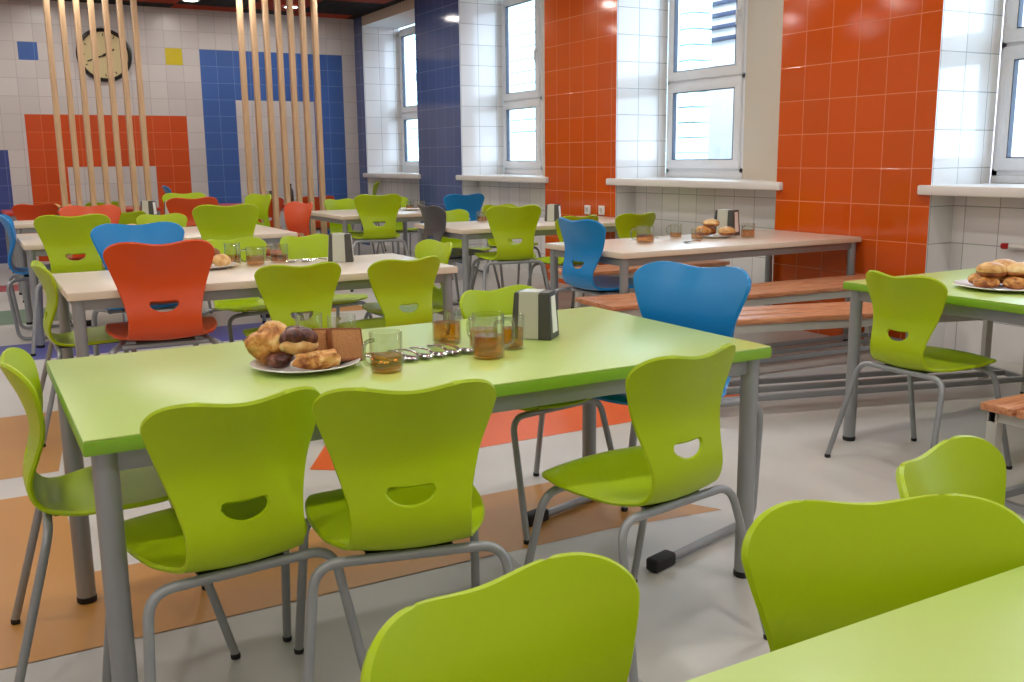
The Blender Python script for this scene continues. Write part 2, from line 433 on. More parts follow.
for i, (ya, yb, yw) in enumerate(NICHES):
    s = MB(); s.box(XW-.035, XD+.02, ya-.07 if i != 0 else ya-.05, yb+.12 if i != 3 else yb+.08, 1.055, ZS, bev=.012)
    so = struct(s.build('trim_%d' % (i+1), 'sill'))
    # window: fixed frame, small lower sash, tall upper sash
    f = MB(); xa, xb = XD, XD+.07
    z0, zm, z1 = 1.17, 2.02, 3.28
    fr = .045
    f.box(XD-.005, xb+.01, yw, yb-.004, ZS, z0, bev=.004)
    for (a, c, d, e) in ((yw, yb-.004, z0, z0+fr), (yw, yb-.004, z1-fr, z1), (yw, yw+fr, z0, z1), (yb-.004-fr, yb-.004, z0, z1), (yw, yb-.004, zm-.025, zm+.025)):
        f.box(xa, xb, a, c, d, e, bev=.004)
    w = struct(f.build('window_%d' % (i+1), 'pvc'))
    for (za, zb) in ((z0+fr-.012, zm-.012), (zm+.012, z1-fr+.012)):
        s = MB(); st = .085; p, q = yw+fr-.014, yb-.004-fr+.014; xs0 = XD-.022
        for (a, c, d, e) in ((p, q, za, za+st), (p, q, zb-st, zb), (p, p+st, za+st-.01, zb-st+.01), (q-st, q, za+st-.01, zb-st+.01)):
            s.box(xs0, XD+.045, a, c, d, e, bev=.006)
        so = s.build('sash', 'pvc', w)
        g = MB(); t = .006
        for (a, c, d, e) in ((p+st, q-st, za+st, za+st+t), (p+st, q-st, zb-st-t, zb-st), (p+st, p+st+t, za+st, zb-st), (q-st-t, q-st, za+st, zb-st)):
            g.box(XD-.0225, XD+.02, a, c, d, e)
        g.build('gasket', 'gasket', w)
        g = MB(); g.box(XD+.004, XD+.010, p+st-.005, q-st+.005, za+st-.005, zb-st+.005); g.build('pane', 'pane', w)
    h = MB(); hz = 2.55
    h.box(xs0-.012, xs0+.002, yw+.055, yw+.085, hz-.03, hz+.05, bev=.004); h.box(xs0-.045, xs0-.010, yw+.062, yw+.078, hz+.01, hz+.026, bev=.004)
    h.box(xs0-.045, xs0-.030, yw+.058, yw+.082, hz-.10, hz+.03, bev=.006)
    h.build('handle', 'pvc', w)

# outside: clad wing across the yard and a brick house
b = MB(); b.face([(XD+.3,-30,-.5),(40,-30,-.5),(40,60,-.5),(XD+.3,60,-.5)]); o = b.build('yard', 'asphalt', recalc=False); struct(o)
t = thing('clad_building', 'pale aqua clad building wing seen through the windows, with level board joints', 'building', (10.4,20,-.5))
b = MB()
z = 0
while z < 5.2:
    b.box(-.4, .0, -7.9, 12, z, z+.220, bev=.014); z += .235
b.build('cladding', 'cladding', t)
b = MB(); b.box(-.55, .3, -8, 12.1, 5.2, 5.35, bev=.02); b.build('roof_edge', 'pvc', t)
t = thing('brick_house', 'pinkish white brick house seen through the window between orange piers', 'building', (12.3,10,-.5))
b = MB(); b.box(0, 4, -9, 5.6, 0, 6.5, bev=.03); b.build('wall', 'facade', t)
for k in range(4):
    b = MB(); b.box(-.06, .0, 3.0, 5.0, 3.87+k*.21, 3.945+k*.21, bev=.01); b.build('louvre', 'louvre', t)

# slatted screens: two sets of seven battens from floor to ceiling
for s, (xa, xb, nm, col) in enumerate(((.985, 1.861, 'clock', 'battens of the screen before the clock'), (3.022, 3.911, 'blue tiles', 'battens of the screen before the blue tiles'))):
    ordn = ['leftmost', 'second from left', 'third from left', 'middle', 'third from right', 'second from right', 'rightmost']
    for k in range(7):
        x = xa+(xb-xa)*k/6
        b = MB(); b.box(-.028, .028, -.045, .045, 0, ZC-.072, bev=.004)
        o = b.build('wood_batten', 'post'); o.location = (x, 11.75, 0)
        tag(o, 'tall pine batten, %s of seven in the screen before the %s' % (ordn[k], nm), 'batten', col)

# wall clock
t = thing('wall_clock', 'round wall clock with thick black rim and cream face on the back wall', 'clock', (1.895, YB, 2.765))
b = MB(); b.lathe([(.30,0),(.352,0),(.358,.03),(.345,.06),(.325,.065),(.312,.05),(.305,.03),(.30,0)], seg=64, axis='Y'); b.build('rim', 'black', t)
b = MB(); b.lathe([(.31,.005),(.31,.028),(0,.028)], seg=64, axis='Y'); b.build('clock_face', 'clockface', t)
for k in range(12):
    R = Matrix.Rotation(-k*PI/6, 3, 'Y')
    b = MB(); b.box(-.006, .006, -.0305, -.027, .25, .285, rot=R); b.build('hour_mark', 'hand', t)
b = MB(); b.box(-.012, .012, -.038, -.031, -.03, .15, rot=Matrix.Rotation(math.radians(58), 3, 'Y')); b.build('hour_hand', 'hand', t)
b = MB(); b.box(-.008, .008, -.046, -.039, -.04, .24, rot=Matrix.Rotation(math.radians(-112), 3, 'Y')); b.build('minute_hand', 'hand', t)
b = MB(); b.lathe([(.018,.028),(.018,.052),(0,.052)], seg=20, axis='Y'); b.build('hub', 'hand', t)

# sockets and heating valve
def socket(loc, label, grp):
    t = thing('wall_socket', label, 'socket', loc, 0, grp)
    b = MB(); b.box(-.012, 0, -.050, .050, -.046, .046, bev=.004); b.build('frame', 'white_plastic', t)
    b = MB(); b.lathe([(.03,-.0125),(.03,-.016),(.025,-.016),(.024,-.0125)], seg=24, axis='X')
    b.build('socket_ring', 'white_plastic', t)
    b = MB(); b.lathe([(.0245,-.0135),(0,-.0135)], seg=24, axis='X'); b.build('socket_insert', 'pale_steel', t)
socket((XW,8.235,.80), 'left of two white sockets on the narrow orange pier', 'sockets on the orange pier')
socket((XW,7.985,.805), 'right of two white sockets on the narrow orange pier', 'sockets on the orange pier')
socket((XR-.001,3.76,.33), 'left of two white sockets low on the wall behind the green table', 'sockets low on the white tiles')
socket((XR-.001,3.65,.33), 'right of two white sockets low on the wall behind the green table', 'sockets low on the white tiles')
t = thing('heating_valve', 'white heating pipe stub with a red valve cap above the plate of buns', 'valve', (XR-.05,3.80,.745))
b = MB(); b.tube([(0,-.012,0),(0,-.9,0)], .016, 12); b.tube([(0,-.5,0),(.05,-.5,0)], .012, 10); b.tube([(0,-.14,0),(.05,-.14,0)], .012, 10); b.build('pipe', 'white_plastic', t)
b = MB(); b.lathe([(0,-.018),(.018,-.018),(.026,-.008),(.026,.008),(.018,.018),(0,.018)], c=(-.012,.0,0), seg=20); b.build('valve_cap', 'red', t)

# ceiling lamps
k = 0
for yy in (-1.2, .9, 3.0, 5.2, 7.4, 9.6, 11.6, 13.75):
    for xx in (-2.2, -.5, 1.2, 2.9, 4.25):
        rr = .10
        t = thing('ceiling_downlight', 'round white recessed downlight in the slatted ceiling', 'lamp', (xx, yy, ZC-.086), 0, 'downlights in the slatted ceiling')
        if yy == 13.75 and xx == 2.9: t['label'] = 'lit ceiling downlight near the back wall, between the two sets of battens'
        if yy == 13.75 and xx == 4.25: t['label'] = 'lit ceiling downlight near the back wall, seen between the right set of battens'
        b = MB(); b.lathe([(rr-.012,-.004),(rr,-.006),(rr+.014,0),(rr+.014,.0135),(rr-.012,.0135)], seg=28, close=True); b.build('trim_ring', 'white_plastic', t)
        b = MB(); b.lathe([(0,.004),(rr-.012,.004)], seg=28); b.build('diffuser', 'lamp', t)
        L = bpy.data.lights.new('downlight', 'AREA'); L.shape = 'DISK'; L.size = .2; L.energy = LAMP_W*(.8 if yy > 9 else 1); L.color = (1,.95,.88)
        lo = bpy.data.objects.new('downlight', L); COL.objects.link(lo); lo.location = (xx, yy, ZC-.096); lo.parent = None
        k += 1
# daylight
w = bpy.data.worlds.new('sky'); scene.world = w; w.use_nodes = True
nt = w.node_tree; bg = nt.nodes['Background']
sky = nt.nodes.new('ShaderNodeTexSky'); sky.sky_type = 'HOSEK_WILKIE'; sky.turbidity = 9; sky.ground_albedo = .5
sky.sun_direction = (-.5,-.3,.75)
mx = nt.nodes.new('ShaderNodeMix'); mx.data_type = 'RGBA'; mx.inputs[0].default_value = .75
mx.inputs[7].default_value = (.62,.80,1.0,1); nt.links.new(sky.outputs[0], mx.inputs[6]); nt.links.new(mx.outputs[2], bg.inputs[0])
bg.inputs[1].default_value = SKY
for ya, yb, yw in NICHES:
    L = bpy.data.lights.new('window_portal', 'AREA'); L.shape = 'RECTANGLE'; L.size = 2.2; L.size_y = yb-yw; L.cycles.is_portal = True
    o = bpy.data.objects.new('window_portal', L); COL.objects.link(o); o.location = (XD+.12, (yb+yw)/2, 2.2)
    o.rotation_euler = (0, PI/2, 0)
# ------------------------------------------------------------------ chairs
def shell_mesh(mname):
    NC, NR = 40, 76
    tilt_a, ht, hb = .056, .018, .034
    def top(a): return ht*(1-abs(a/tilt_a)**14)-.005*(1-(a/tilt_a)**2)
    def bot(a): return -hb*max(0, 1-(a/tilt_a)**2)**.60
    poly = []
    n = 40
    for i in range(n+1):
        a = -tilt_a+2*tilt_a*i/n; poly.append((a, top(a)))
    for i in range(n+1):
        a = tilt_a-2*tilt_a*i/n; poly.append((a, min(bot(a), top(a)-.001)))
    def inside(a, d): return abs(a) < tilt_a and bot(a) < d < top(a)
    ROWS = [RC/LEN*j/60 for j in range(61)]+[(RC+(LEN-RC)*math.sin(PI/2*k/16))/LEN for k in range(1, 17)]
    grid = {}
    for j in range(NR+1):
        for i in range(NC+1):
            grid[i, j] = [-1+2*i/NC, ROWS[j]]
    cell = {}
    for j in range(NR):
        for i in range(NC):
            c = -1+2*(i+.5)/NC; r = (ROWS[j]+ROWS[j+1])/2
            t = r*LEN
            if not inside(c*half(t), t-T_HOLE): cell[i, j] = True
    def usecells(i, j): return [(i+di, j+dj) for di in (-1, 0) for dj in (-1, 0)]
    for (i, j), cr in grid.items():        # snap the rim of the cut-out onto the smile outline
        cs = [q for q in usecells(i, j) if 0 <= q[0] < NC and 0 <= q[1] < NR]
        nin = sum(q in cell for q in cs)
        t = cr[1]*LEN
        if 0 < nin < len(cs) and abs(t-T_HOLE) < .06:
            a = cr[0]*half(t); d = t-T_HOLE
            best = min(poly, key=lambda p: (p[0]-a)**2+(p[1]-d)**2)
            t2 = T_HOLE+best[1]; cr[0] = best[0]/half(t2); cr[1] = t2/LEN
    def normal(c, r):
        e = 1e-3
        p = Vector(surf(min(1, c+e), r))-Vector(surf(max(-1, c-e), r)); q = Vector(surf(c, min(1, r+e)))-Vector(surf(c, max(0, r-e)))
        return q.cross(p).normalized()
    bm = bmesh.new(); th = .0065
    used = {v for (i, j) in cell for v in ((i,j),(i+1,j),(i+1,j+1),(i,j+1))}
    A, B, MID, NV = {}, {}, {}, {}
    for k in used:
        c, r = grid[k]; p = Vector(surf(c, r)); n = normal(c, r)
        NV[k] = n
        A[k] = bm.verts.new(p+n*th); B[k] = bm.verts.new(p-n*th)
    edges = {}
    for (i, j) in cell:
        q = [(i,j),(i+1,j),(i+1,j+1),(i,j+1)]
        bm.faces.new([A[v] for v in q]); bm.faces.new([B[v] for v in q[::-1]])
        for a, b_ in zip(q, q[1:]+q[:1]):
            key = (a, b_)
            if (b_, a) in edges: del edges[b_, a]
            else: edges[key] = (i, j)
    cen = {}
    for (a, b_), (i, j) in edges.items():
        inner = Vector((0,0,0))
        for v in ((i,j),(i+1,j),(i+1,j+1),(i,j+1)): inner += (A[v].co+B[v].co)/8
        for v in (a, b_):
            m = (A[v].co+B[v].co)/2; d = m-inner; e = (A[b_].co-A[a].co).normalized(); d -= e*d.dot(e); d -= NV[v]*d.dot(NV[v])
            cen.setdefault(v, Vector((0,0,0))); cen[v] += d.normalized()
    for v, d in cen.items(): MID[v] = bm.verts.new((A[v].co+B[v].co)/2+d.normalized()*.004)
    for (a, b_) in edges:
        bm.faces.new((A[b_], A[a], MID[a], MID[b_])); bm.faces.new((MID[b_], MID[a], B[a], B[b_]))
    bmesh.ops.recalc_face_normals(bm, faces=bm.faces[:])
    me = bpy.data.meshes.new('seat_shell'); bm.to_mesh(me); bm.free()
    for p in me.polygons: p.use_smooth = True
    me.set_sharp_from_angle(angle=math.radians(50))
    me.materials.append(M[mname]); return me

def fillet(pts, rads, n=6):
    out = [Vector(pts[0])]
    for i in range(1, len(pts)-1):
        p, a, c = Vector(pts[i]), Vector(pts[i-1]), Vector(pts[i+1]); r = rads[i-1]
        u, v = (a-p).normalized(), (c-p).normalized()
        s, e = p+u*r, p+v*r
        for k in range(n+1):
            t = k/n; out.append(s*(1-t)**2+p*2*t*(1-t)+e*t*t)
    out.append(Vector(pts[-1])); return out

def chair_proto(color, kind):
    t = thing('dining_chair', 'dining chair', 'chair')
    o = bpy.data.objects.new('seat_shell', shell_mesh(color)); COL.objects.link(o); o.parent = t
    if kind == 'legs':
        R = .0118
        for yc, zc, yf, name in ((-.185,.4235,-.300,'rear'), (.125,.4255,.235,'front')):
            b = MB(); b.tube([(-.155,yc,zc),(.155,yc,zc)], R, 12); b.build('crossbar', 'steel', t)
            for s in (-1, 1):
                wf = .262 if yf < 0 else .242
                path = fillet([(s*.153,yc,zc),(s*.213,yc,zc-.002),(s*wf,yf,.012)], [.055])
                b = MB(); b.tube(path, R, 12); lg = b.build('leg', 'steel', t)
                b = MB(); b.lathe([(0,0),(.0115,0),(.0130,.003),(.0130,.013),(.0120,.016),(0,.016)], c=(s*wf,yf,0), seg=14); b.build('foot_cap', 'rubber', lg)
        for s in (-1, 1):
            b = MB(); b.box(s*.085-.011, s*.085+.011, -.175, .125, .4262, .4325, bev=.003, rot=None); b.build('seat_rail', 'under', t)
        b = MB(); b.box(-.10, .10, -.170, -.10, .4240, .4325, bev=.003); b.build('seat_mount', 'under', t)
    else:
        R = .0125
        for s in (-1, 1):
            path = fillet([(s*.222,.22,.018),(s*.222,-.20,.018),(s*.212,-.245,.405),(s*.16,-.10,.413),(s*.155,-.02,.416)], [.05,.07,.05])
            b = MB(); b.tube(path, R, 12); lg = b.build('skid_leg', 'steel', t)
            b = MB(); b.box(s*.222-.019, s*.222+.019, .205, .295, .0015, .042, bev=.009, seg=3); b.build('end_cap', 'rubber', lg)
        for yc, zc in ((-.13,.410),(-.03,.414)):
            b = MB(); b.tube([(-.16,yc,zc),(.16,yc,zc)], .010, 10); b.build('crossbar', 'steel', t)
        b = MB(); b.box(-.11, .11, -.14, .02, .418, .427, bev=.004); b.build('seat_mount', 'under', t)
    return t
PROTO = {('lime','legs'): None, ('blue','skid'): None, ('orange','skid'): None, ('grey','skid'): None}
def place_chair(key, x, y, deg, sx, sz, label, group=None):
    sc = (sx[0], sx[1], sz) if isinstance(sx, tuple) else (sx, (sx+1)/2, sz)
    if PROTO[key] is None:
        r = chair_proto(*key); PROTO[key] = r
        KIDS.pop(r.name, None)
        bpy.context.view_layer.update()
        r.location = (x,y,0); r.rotation_euler = (0,0,math.radians(deg)); r.scale = sc; r['label'] = label
        if group: r['group'] = group
        return r
    return dup(PROTO[key], (x,y,0), math.radians(deg), label, group, sc)
LG, BS_, OS, GS = ('lime','legs'), ('blue','skid'), ('orange','skid'), ('grey','skid')
G1 = 'chairs around the lime green table'
G2 = 'chairs around the white tables'
G3 = 'chairs along the table at the bottom right'
CHAIRS = [
(LG,.453,2.248,4.9,.989,1.004,'lime chair at the lime table, seen from behind, directly below the pastry plate',G1),
(LG,.863,2.125,-14,1.03,1.015,'lime chair at the lime table, seen squarely from behind below the spoon row',G1),
(LG,1.523,2.056,10,(1.011,.92),1.018,'lime chair pulled out at an angle from the lime table, its whole seat showing',G1),
(LG,.30,2.73,-93,.999,1.007,'lime chair in profile, tucked in at the left end of the lime table',G1),
(LG,1.795,3.03,190,1.0,1.0,'lime chair across the lime table, directly behind its napkin holder',G1),
(BS_,2.085,2.71,105,(1.29,1.2),1.115,'bright blue chair at the right end of the lime table',G1),
(LG,3.535,2.654,-91,1.0,1.015,'lime chair at the left end of the green table by the right wall',None),
(LG,.53,5.226,-90,1.077,1.017,'lime chair in profile at the left end of the nearest white table',G2),
(OS,.785,4.84,-6,1.2,1.17,'large red chair seen from behind at the nearest white table',G2),
(LG,1.397,4.781,-2.4,1.062,1.006,'lime chair seen from behind, next to the big red chair at the white table',G2),
(LG,1.888,4.721,9.7,1.072,1.007,'lime chair seen from behind at the right corner of the nearest white table',G2),
(BS_,.875,5.85,177,1.3,1.165,'light blue chair half hidden by the large red chair',G2),
(LG,1.47,5.80,194,1.1,1.03,'lime chair across the nearest white table, behind its plate of pastries',G2),
(LG,1.93,5.80,196,1.0,1.03,'lime chair across the nearest white table, just left of its napkin holder',G2),
(LG,2.20,5.213,93,1.084,1.016,'lime chair at the right end of the nearest white table',G2),
(LG,.69,7.70,-7,1.24,1.165,'wide lime chair with smile cutout at the far left, beside the light blue chair',G2),
(LG,1.76,7.70,-7,1.23,1.21,'lime chair back below the blue tiles, at the second white table',G2),
(BS_,.515,8.32,-94,1.2,1.13,'blue chair in profile at the far left picture edge',G2),
(OS,.954,8.96,178,1.25,1.155,'bright orange chair facing us below the battens before the clock',G2),
(LG,1.55,8.93,182,1.1,1.04,'lime chair facing us, its rim just above the light blue chair',G2),
(OS,2.40,8.50,101,1.25,1.15,'bright orange chair before the battens in front of the blue tiles',G2),
(OS,2.0,10.21,-3,1.25,1.175,'red chair seen from behind, just left of the blue tiles',G2),
(LG,2.21,11.38,176,1.22,1.17,'lime chair facing us, its top edge just above a red chair back',G2),
(LG,1.35,10.28,8,.98,1.03,'lime chair seen from behind, right before two napkin holders at the back',G2),
(LG,2.64,10.70,108,1.25,1.16,'lime chair beside the leftmost battens in front of the blue tiles',G2),
(OS,.72,12.55,0,1.18,1.05,'red chair seen from behind at the red table at the back left',G2),
(LG,3.93,7.08,-12,1.17,1.145,'lime chair with smile cutout, right of the dark grey chair',G2),
(GS,3.72,7.62,-90,1.25,1.13,'dark grey chair at the left end of a white table',G2),
(BS_,4.985,10.12,-8,1.22,1.125,'dark blue chair seen from behind beneath the blue pier',G2),
(LG,4.20,8.42,190,1.06,1.0,'small lime chair between the dark grey chair and the dark blue chair',G2),
(LG,4.75,8.46,184,1.075,1.04,'lime chair below the second window, mostly hidden by the smile cutout chair before it',G2),
(LG,4.39,6.92,2,1.077,1.031,'lime chair mostly hidden behind the blue chair of the window table',G2),
(LG,4.985,6.92,2,1.077,1.03,'lime chair nearest the wall, below the sockets of the narrow orange pier',G2),
(BS_,3.60,5.14,-88,1.23,1.14,'blue chair in profile at the left end of the window table',None),
(LG,3.76,9.62,-11,1.24,1.175,'lime chair with smile cutout at the short white table under the corner window',G2),
(LG,3.98,11.05,186,1.05,1.04,'lime chair facing us at the left of the short white table',G2),
(LG,4.72,11.17,184,.96,1.04,'lime chair facing us beside the glasses of the short white table',G2),
(LG,.534,.708,-170,1.004,1.002,'big lime chair back at the bottom centre of the picture',G3),
(LG,.970,.654,156,1.03,1.021,'big lime chair back behind the table edge at the bottom right',G3),
(LG,1.436,.786,-163.9,1.0,1.0,'lime chair back peeking over the big chair back at the bottom right',G3),
(LG,4.97,13.2,65,1.0,1.22,'small lime chair far back, directly under the corner window',G2),
(OS,3.3,12.35,2,1.15,1.05,'left of two red chairs at the red table behind the battens',G2),
(OS,4.0,12.40,-3,1.15,1.05,'right of two red chairs at the red table behind the battens',G2),
(BS_,2.60,13.5,-95,1.15,1.22,'blue chair far back in profile against the orange tiles',G2),
(LG,1.42,12.55,6,1.0,1.05,'lime chair far back, seen between the battens before the clock',G2),
]
for c in CHAIRS: place_chair(*c)

# ------------------------------------------------------------------ tables
def table(x0, x1, y0, y1, top, edge, label, grp=None, z=.75, th=.036, name='dining_table'):
    cx, cy = (x0+x1)/2, (y0+y1)/2; hx, hy = (x1-x0)/2, (y1-y0)/2
    t = thing(name, label, 'table', (cx,cy,0), 0, grp)
    b = MB(); b.box(-hx+.002, hx-.002, -hy+.002, hy-.002, z-.004, z, bev=.002, m=top); b.box(-hx, hx, -hy, hy, z-th, z-.0035, bev=.004, m=edge)
    b.build('tabletop', None, t)
    i = .045; a0, a1 = z-th-.05, z-th-.0005
    b = MB()
    for (p, q, r, s) in ((-hx+i, hx-i, -hy+i-.012, -hy+i+.012), (-hx+i, hx-i, hy-i-.012, hy-i+.012), (-hx+i-.012, -hx+i+.012, -hy+i, hy-i), (hx-i-.012, hx-i+.012, -hy+i, hy-i)):
        b.box(p, q, r, s, a0, a1, bev=.003)
    b.build('apron', 'steel', t)
    for sx in (-1, 1):
        for sy in (-1, 1):
            b = MB(); b.lathe([(0,.012),(.027,.012),(.0275,.02),(.0275,a1),(0,a1)], c=(sx*(hx-i), sy*(hy-i), 0), seg=22); lg = b.build('leg', 'steel', t)
            b = MB(); b.lathe([(0,0),(.027,0),(.029,.004),(.029,.018),(.026,.022),(0,.022)], c=(sx*(hx-i), sy*(hy-i), 0), seg=22); b.build('foot_cap', 'rubber', lg)
    return t
TG = 'white dining tables'
table(.168, 2.105, 2.135, 3.105, 'limetop', 'limeedge', 'large lime green table in the foreground laid with pastries and tea glasses', 'green tables')
table(3.485, 5.47, 2.10, 3.105, 'limetop', 'limeedge', 'green table by the right wall with a plate of buns', 'green tables')
table(.10, 2.60, -.30, .733, 'limetop', 'limeedge', 'lime green table top cut by the bottom right picture corner', 'green tables', z=.776)
table(.365, 2.30, 4.69, 5.60, 'mapletop', 'mapleedge', 'nearest white table, right behind the lime table', TG)
table(.35, 2.34, 7.69, 8.98, 'mapletop', 'mapleedge', 'second white table behind the lime table, at the left', TG)
table(.40, 2.38, 10.35, 11.10, 'mapletop', 'mapleedge', 'third white table behind the lime table, with two napkin holders', TG)
table(3.44, 5.51, 4.76, 5.66, 'mapletop', 'mapleedge', 'white window table with wooden benches, reaching the wide orange pier', TG)
table(3.54, 5.49, 7.12, 8.10, 'mapletop', 'mapleedge', 'white table with the dark grey chair at its left end', TG)
table(3.40, 4.69, 9.62, 10.95, 'mapletop', 'mapleedge', 'short white table under the corner window', TG)
table(.42, 2.2, 12.95, 13.9, 'redtop', 'rededge', 'red table at the back left below the orange tiles', 'red tables')
table(2.95, 4.6, 12.7, 13.7, 'redtop', 'rededge', 'red table at the back, behind the battens before the blue tiles', 'red tables')

# ------------------------------------------------------------------ benches
def bench(cx, cy, deg, L, label, wid=.40, n=3, z=.45):
    t = thing('wooden_bench', label, 'bench', (cx,cy,0), math.radians(deg), 'slatted wooden benches')
    sw = (wid-.012*(n-1))/n
    for k in range(n):
        y0 = -wid/2+k*(sw+.012)
        b = MB(); b.box(-L/2, L/2, y0, y0+sw, z-.028, z, bev=.005); b.build('seat_slat', 'slat', t)
    zt = z-.0285
    b = MB()
    for y in (-wid/2+.03, wid/2-.03): b.box(-L/2+.03, L/2-.03, y-.015, y+.015, zt-.045, zt, bev=.003)
    for x in (-L/2+.05, 0, L/2-.05): b.box(x-.015, x+.015, -wid/2+.03, wid/2-.03, zt-.04, zt-.001, bev=.003)
    b.build('seat_frame', 'pale_steel', t)
    for x in (-L/2+.05, L/2-.05):
        for y in (-wid/2+.03, wid/2-.03):
            b = MB(); b.box(x-.02, x+.02, y-.02, y+.02, .008, zt-.002, bev=.003); lg = b.build('leg', 'pale_steel', t)
            b = MB(); b.box(x-.022, x+.022, y-.022, y+.022, 0, .014, bev=.003); b.build('foot_cap', 'rubber', lg)
    for y in (-wid/2+.03, 0, wid/2-.03):
        b = MB(); b.box(-L/2+.06, L/2-.06, y-.014, y+.014, .075, .105, bev=.003); b.build('stretcher', 'steel', t)
    for x in (-L/2+.05, L/2-.05):
        b = MB(); b.box(x-.014, x+.014, -wid/2+.045, wid/2-.045, .072, .102, bev=.003); b.build('end_rail', 'steel', t)
    return t
bench(4.265, 4.47, -4, 2.37, 'slatted bench at the near side of the white window table', .42, 3, .51)
bench(4.16, 3.60, -16, 2.05, 'slatted bench standing askew behind the green wall table', .40, 3, .51)
bench(4.80, 6.38, 0, 1.55, 'slatted bench behind the white window table, its end left of the blue chair')
bench(4.15, 1.905, 0, 2.12, 'slatted bench cut by the right picture edge')
# ------------------------------------------------------------------ things on the tables
ZT = .75
def glass(x, y, label, grp, r=.042, h=.105, fill=.055, ha=40, z=ZT):
    t = thing('tea_glass', label, 'glass', (x,y,z), math.radians(ha), grp)
    b = MB(); b.lathe([(0,0),(r*.92,0),(r,.006),(r,h-.002),(r-.0012,h),(r-.0028,h-.002),(r-.003,.009),(0,.008)], seg=32); b.build('glass_body', 'glass', t)
    b = MB(); b.lathe([(0,.0086),(r-.0036,.0095),(r-.0036,fill),(0,fill)], seg=32); b.build('tea', 'tea', t)
    b = MB(); b.tube(fillet([(r-.001,0,h*.84),(r+.034,0,h*.84),(r+.034,0,h*.28),(r-.001,0,h*.20)], [.02,.02], 5), .0055, 10); b.build('handle', 'glass_handle', t)
    return t
GT = 'tea glasses on the lime table'
glass(.97, 2.435, 'glass of tea just right of the pastry plate, before the spoons', GT, .045, .11, .046, 200)
glass(1.29, 2.72, 'glass of tea standing alone behind the spoons, in front of a lime chair', GT, .046, .105, .066, 60)
glass(1.295, 2.45, 'tallest glass of tea, at the front left of the napkin holder', GT, .047, .13, .066, -5)
glass(1.42, 2.53, 'glass of tea between the tall front glass and the napkin holder', GT, .036, .105, .064, 190)
glass(1.345, 2.575, 'glass of tea hidden close behind the tall front glass', GT, .044, .10, .062, 100)
glass(.965, 2.775, 'glass of tea behind the bread slices', GT, .043, .11, .06, 80)
glass(.91, 2.925, 'glass behind the chocolate pastry, rim showing above it', GT, .042, .10, .045, 100)

def plate(x, y, r, label, grp='plates of baked goods', z=ZT):
    t = thing('dinner_plate', label, 'plate', (x,y,z), 0, grp)
    b = MB(); b.lathe([(0,0),(r*.6,0),(r*.66,.004),(r*.97,.017),(r,.019),(r*.985,.021),(r*.66,.0095),(r*.6,.007),(0,.007)], seg=48); b.build('plate_dish', 'white_china', t)
    return t
def pastry(name, label, cat, loc, rad, m, rot=(0,0,0), amp=.12, fr=16, seed=1, grp=None, shape=None, sub=4):
    b = MB(); b.blob((0,0,0), rad, rot, amp, fr, seed, sub=sub, shape=shape)
    o = b.build(name, m, sharp=60); o.location = loc
    return tag(o, label, cat, grp)
def roll(x, y, z, r, label, rz=0, seed=1, grp='buns', pale=True, h=.62):
    """a soft roll: browned underside, paler crust above"""
    t = thing('bread_roll', label, 'bun', (x,y,z), rz, grp)
    b = MB(); b.blob((0,0,r*h*.42), (r, r*.9, r*h*.42), (0,0,0), .06, 14, seed, sub=3); b.build('base', 'bunbase', t)
    def dome(n, q):
        return Vector((q.x, q.y, q.z*(1 if n.z > 0 else .35)))
    b = MB(); b.blob((0,0,r*h*.55), (r*1.03, r*.93, r*h*.72), (0,0,0), .08, 16, seed+5, sub=3, shape=dome); b.build('top_crust', 'bun' if pale else 'crust', t)
    return t
# plate on the lime table
PX, PY = .795, 2.60
plate(PX, PY, .152, 'white plate of mixed pastries on the lime table')
def croiss(n, q):
    k = 1-.35*n.x*n.x
    return Vector((q.x, q.y*k+.02*n.x*n.x, q.z*k*(1+.12*math.cos(n.x*14))))
t = thing('golden_pastry', 'large golden flaky pastry leaning at the left of the plate on the lime table', 'pastry', (PX-.088, PY+.034, ZT+.008), .5, 'pastries on the lime table plate')
b = MB(); b.blob((0,0,.058), (.058,.064,.052), (.3,.35,.2), .34, 17, 3, shape=croiss); b.build('crust', 'crust', t)
b = MB(); b.blob((-.01,-.045,.024), (.05,.036,.024), (0,0,.3), .35, 24, 8); b.build('chocolate_filling', 'choc', t)
b = MB(); b.blob((.038,.01,.085), (.036,.05,.034), (.5,0,.2), .36, 24, 12); b.build('flaky_layer', 'bun', t)
t = thing('chocolate_bun', 'twisted bun with dark chocolate glaze on the lime table plate', 'pastry', (PX-.022, PY-.016, ZT+.058), .3, 'pastries on the lime table plate')
b = MB(); b.blob((0,0,.012), (.058,.048,.028), (0,0,0), .12, 18, 21); b.build('dough', 'bun', t)
b = MB()
for i in range(5):
    a = i*2*PI/5
    b.blob((.024*math.cos(a), .020*math.sin(a), .034+.004*(i % 2)), (.036,.026,.024), (.2,.3*(-1)**i,a+.8), .10, 20, 30+i, sub=3)
b.blob((0,0,.046), (.03,.024,.02), (0,0,.4), .12, 20, 41, sub=3)
b.build('chocolate_glaze', 'choc', t, sharp=60)
t = thing('cheese_pastry', 'small golden pastry at the front of the plate on the lime table', 'pastry', (PX+.008, PY-.092, ZT+.014), -.3, 'pastries on the lime table plate')
b = MB(); b.blob((0,0,.022), (.058,.036,.026), (0,0,.1), .42, 30, 51); b.build('crust', 'crust', t)
b = MB(); b.blob((-.012,-.006,.036), (.026,.018,.012), (0,0,.4), .25, 30, 55, sub=3); b.build('filling', 'bun', t)
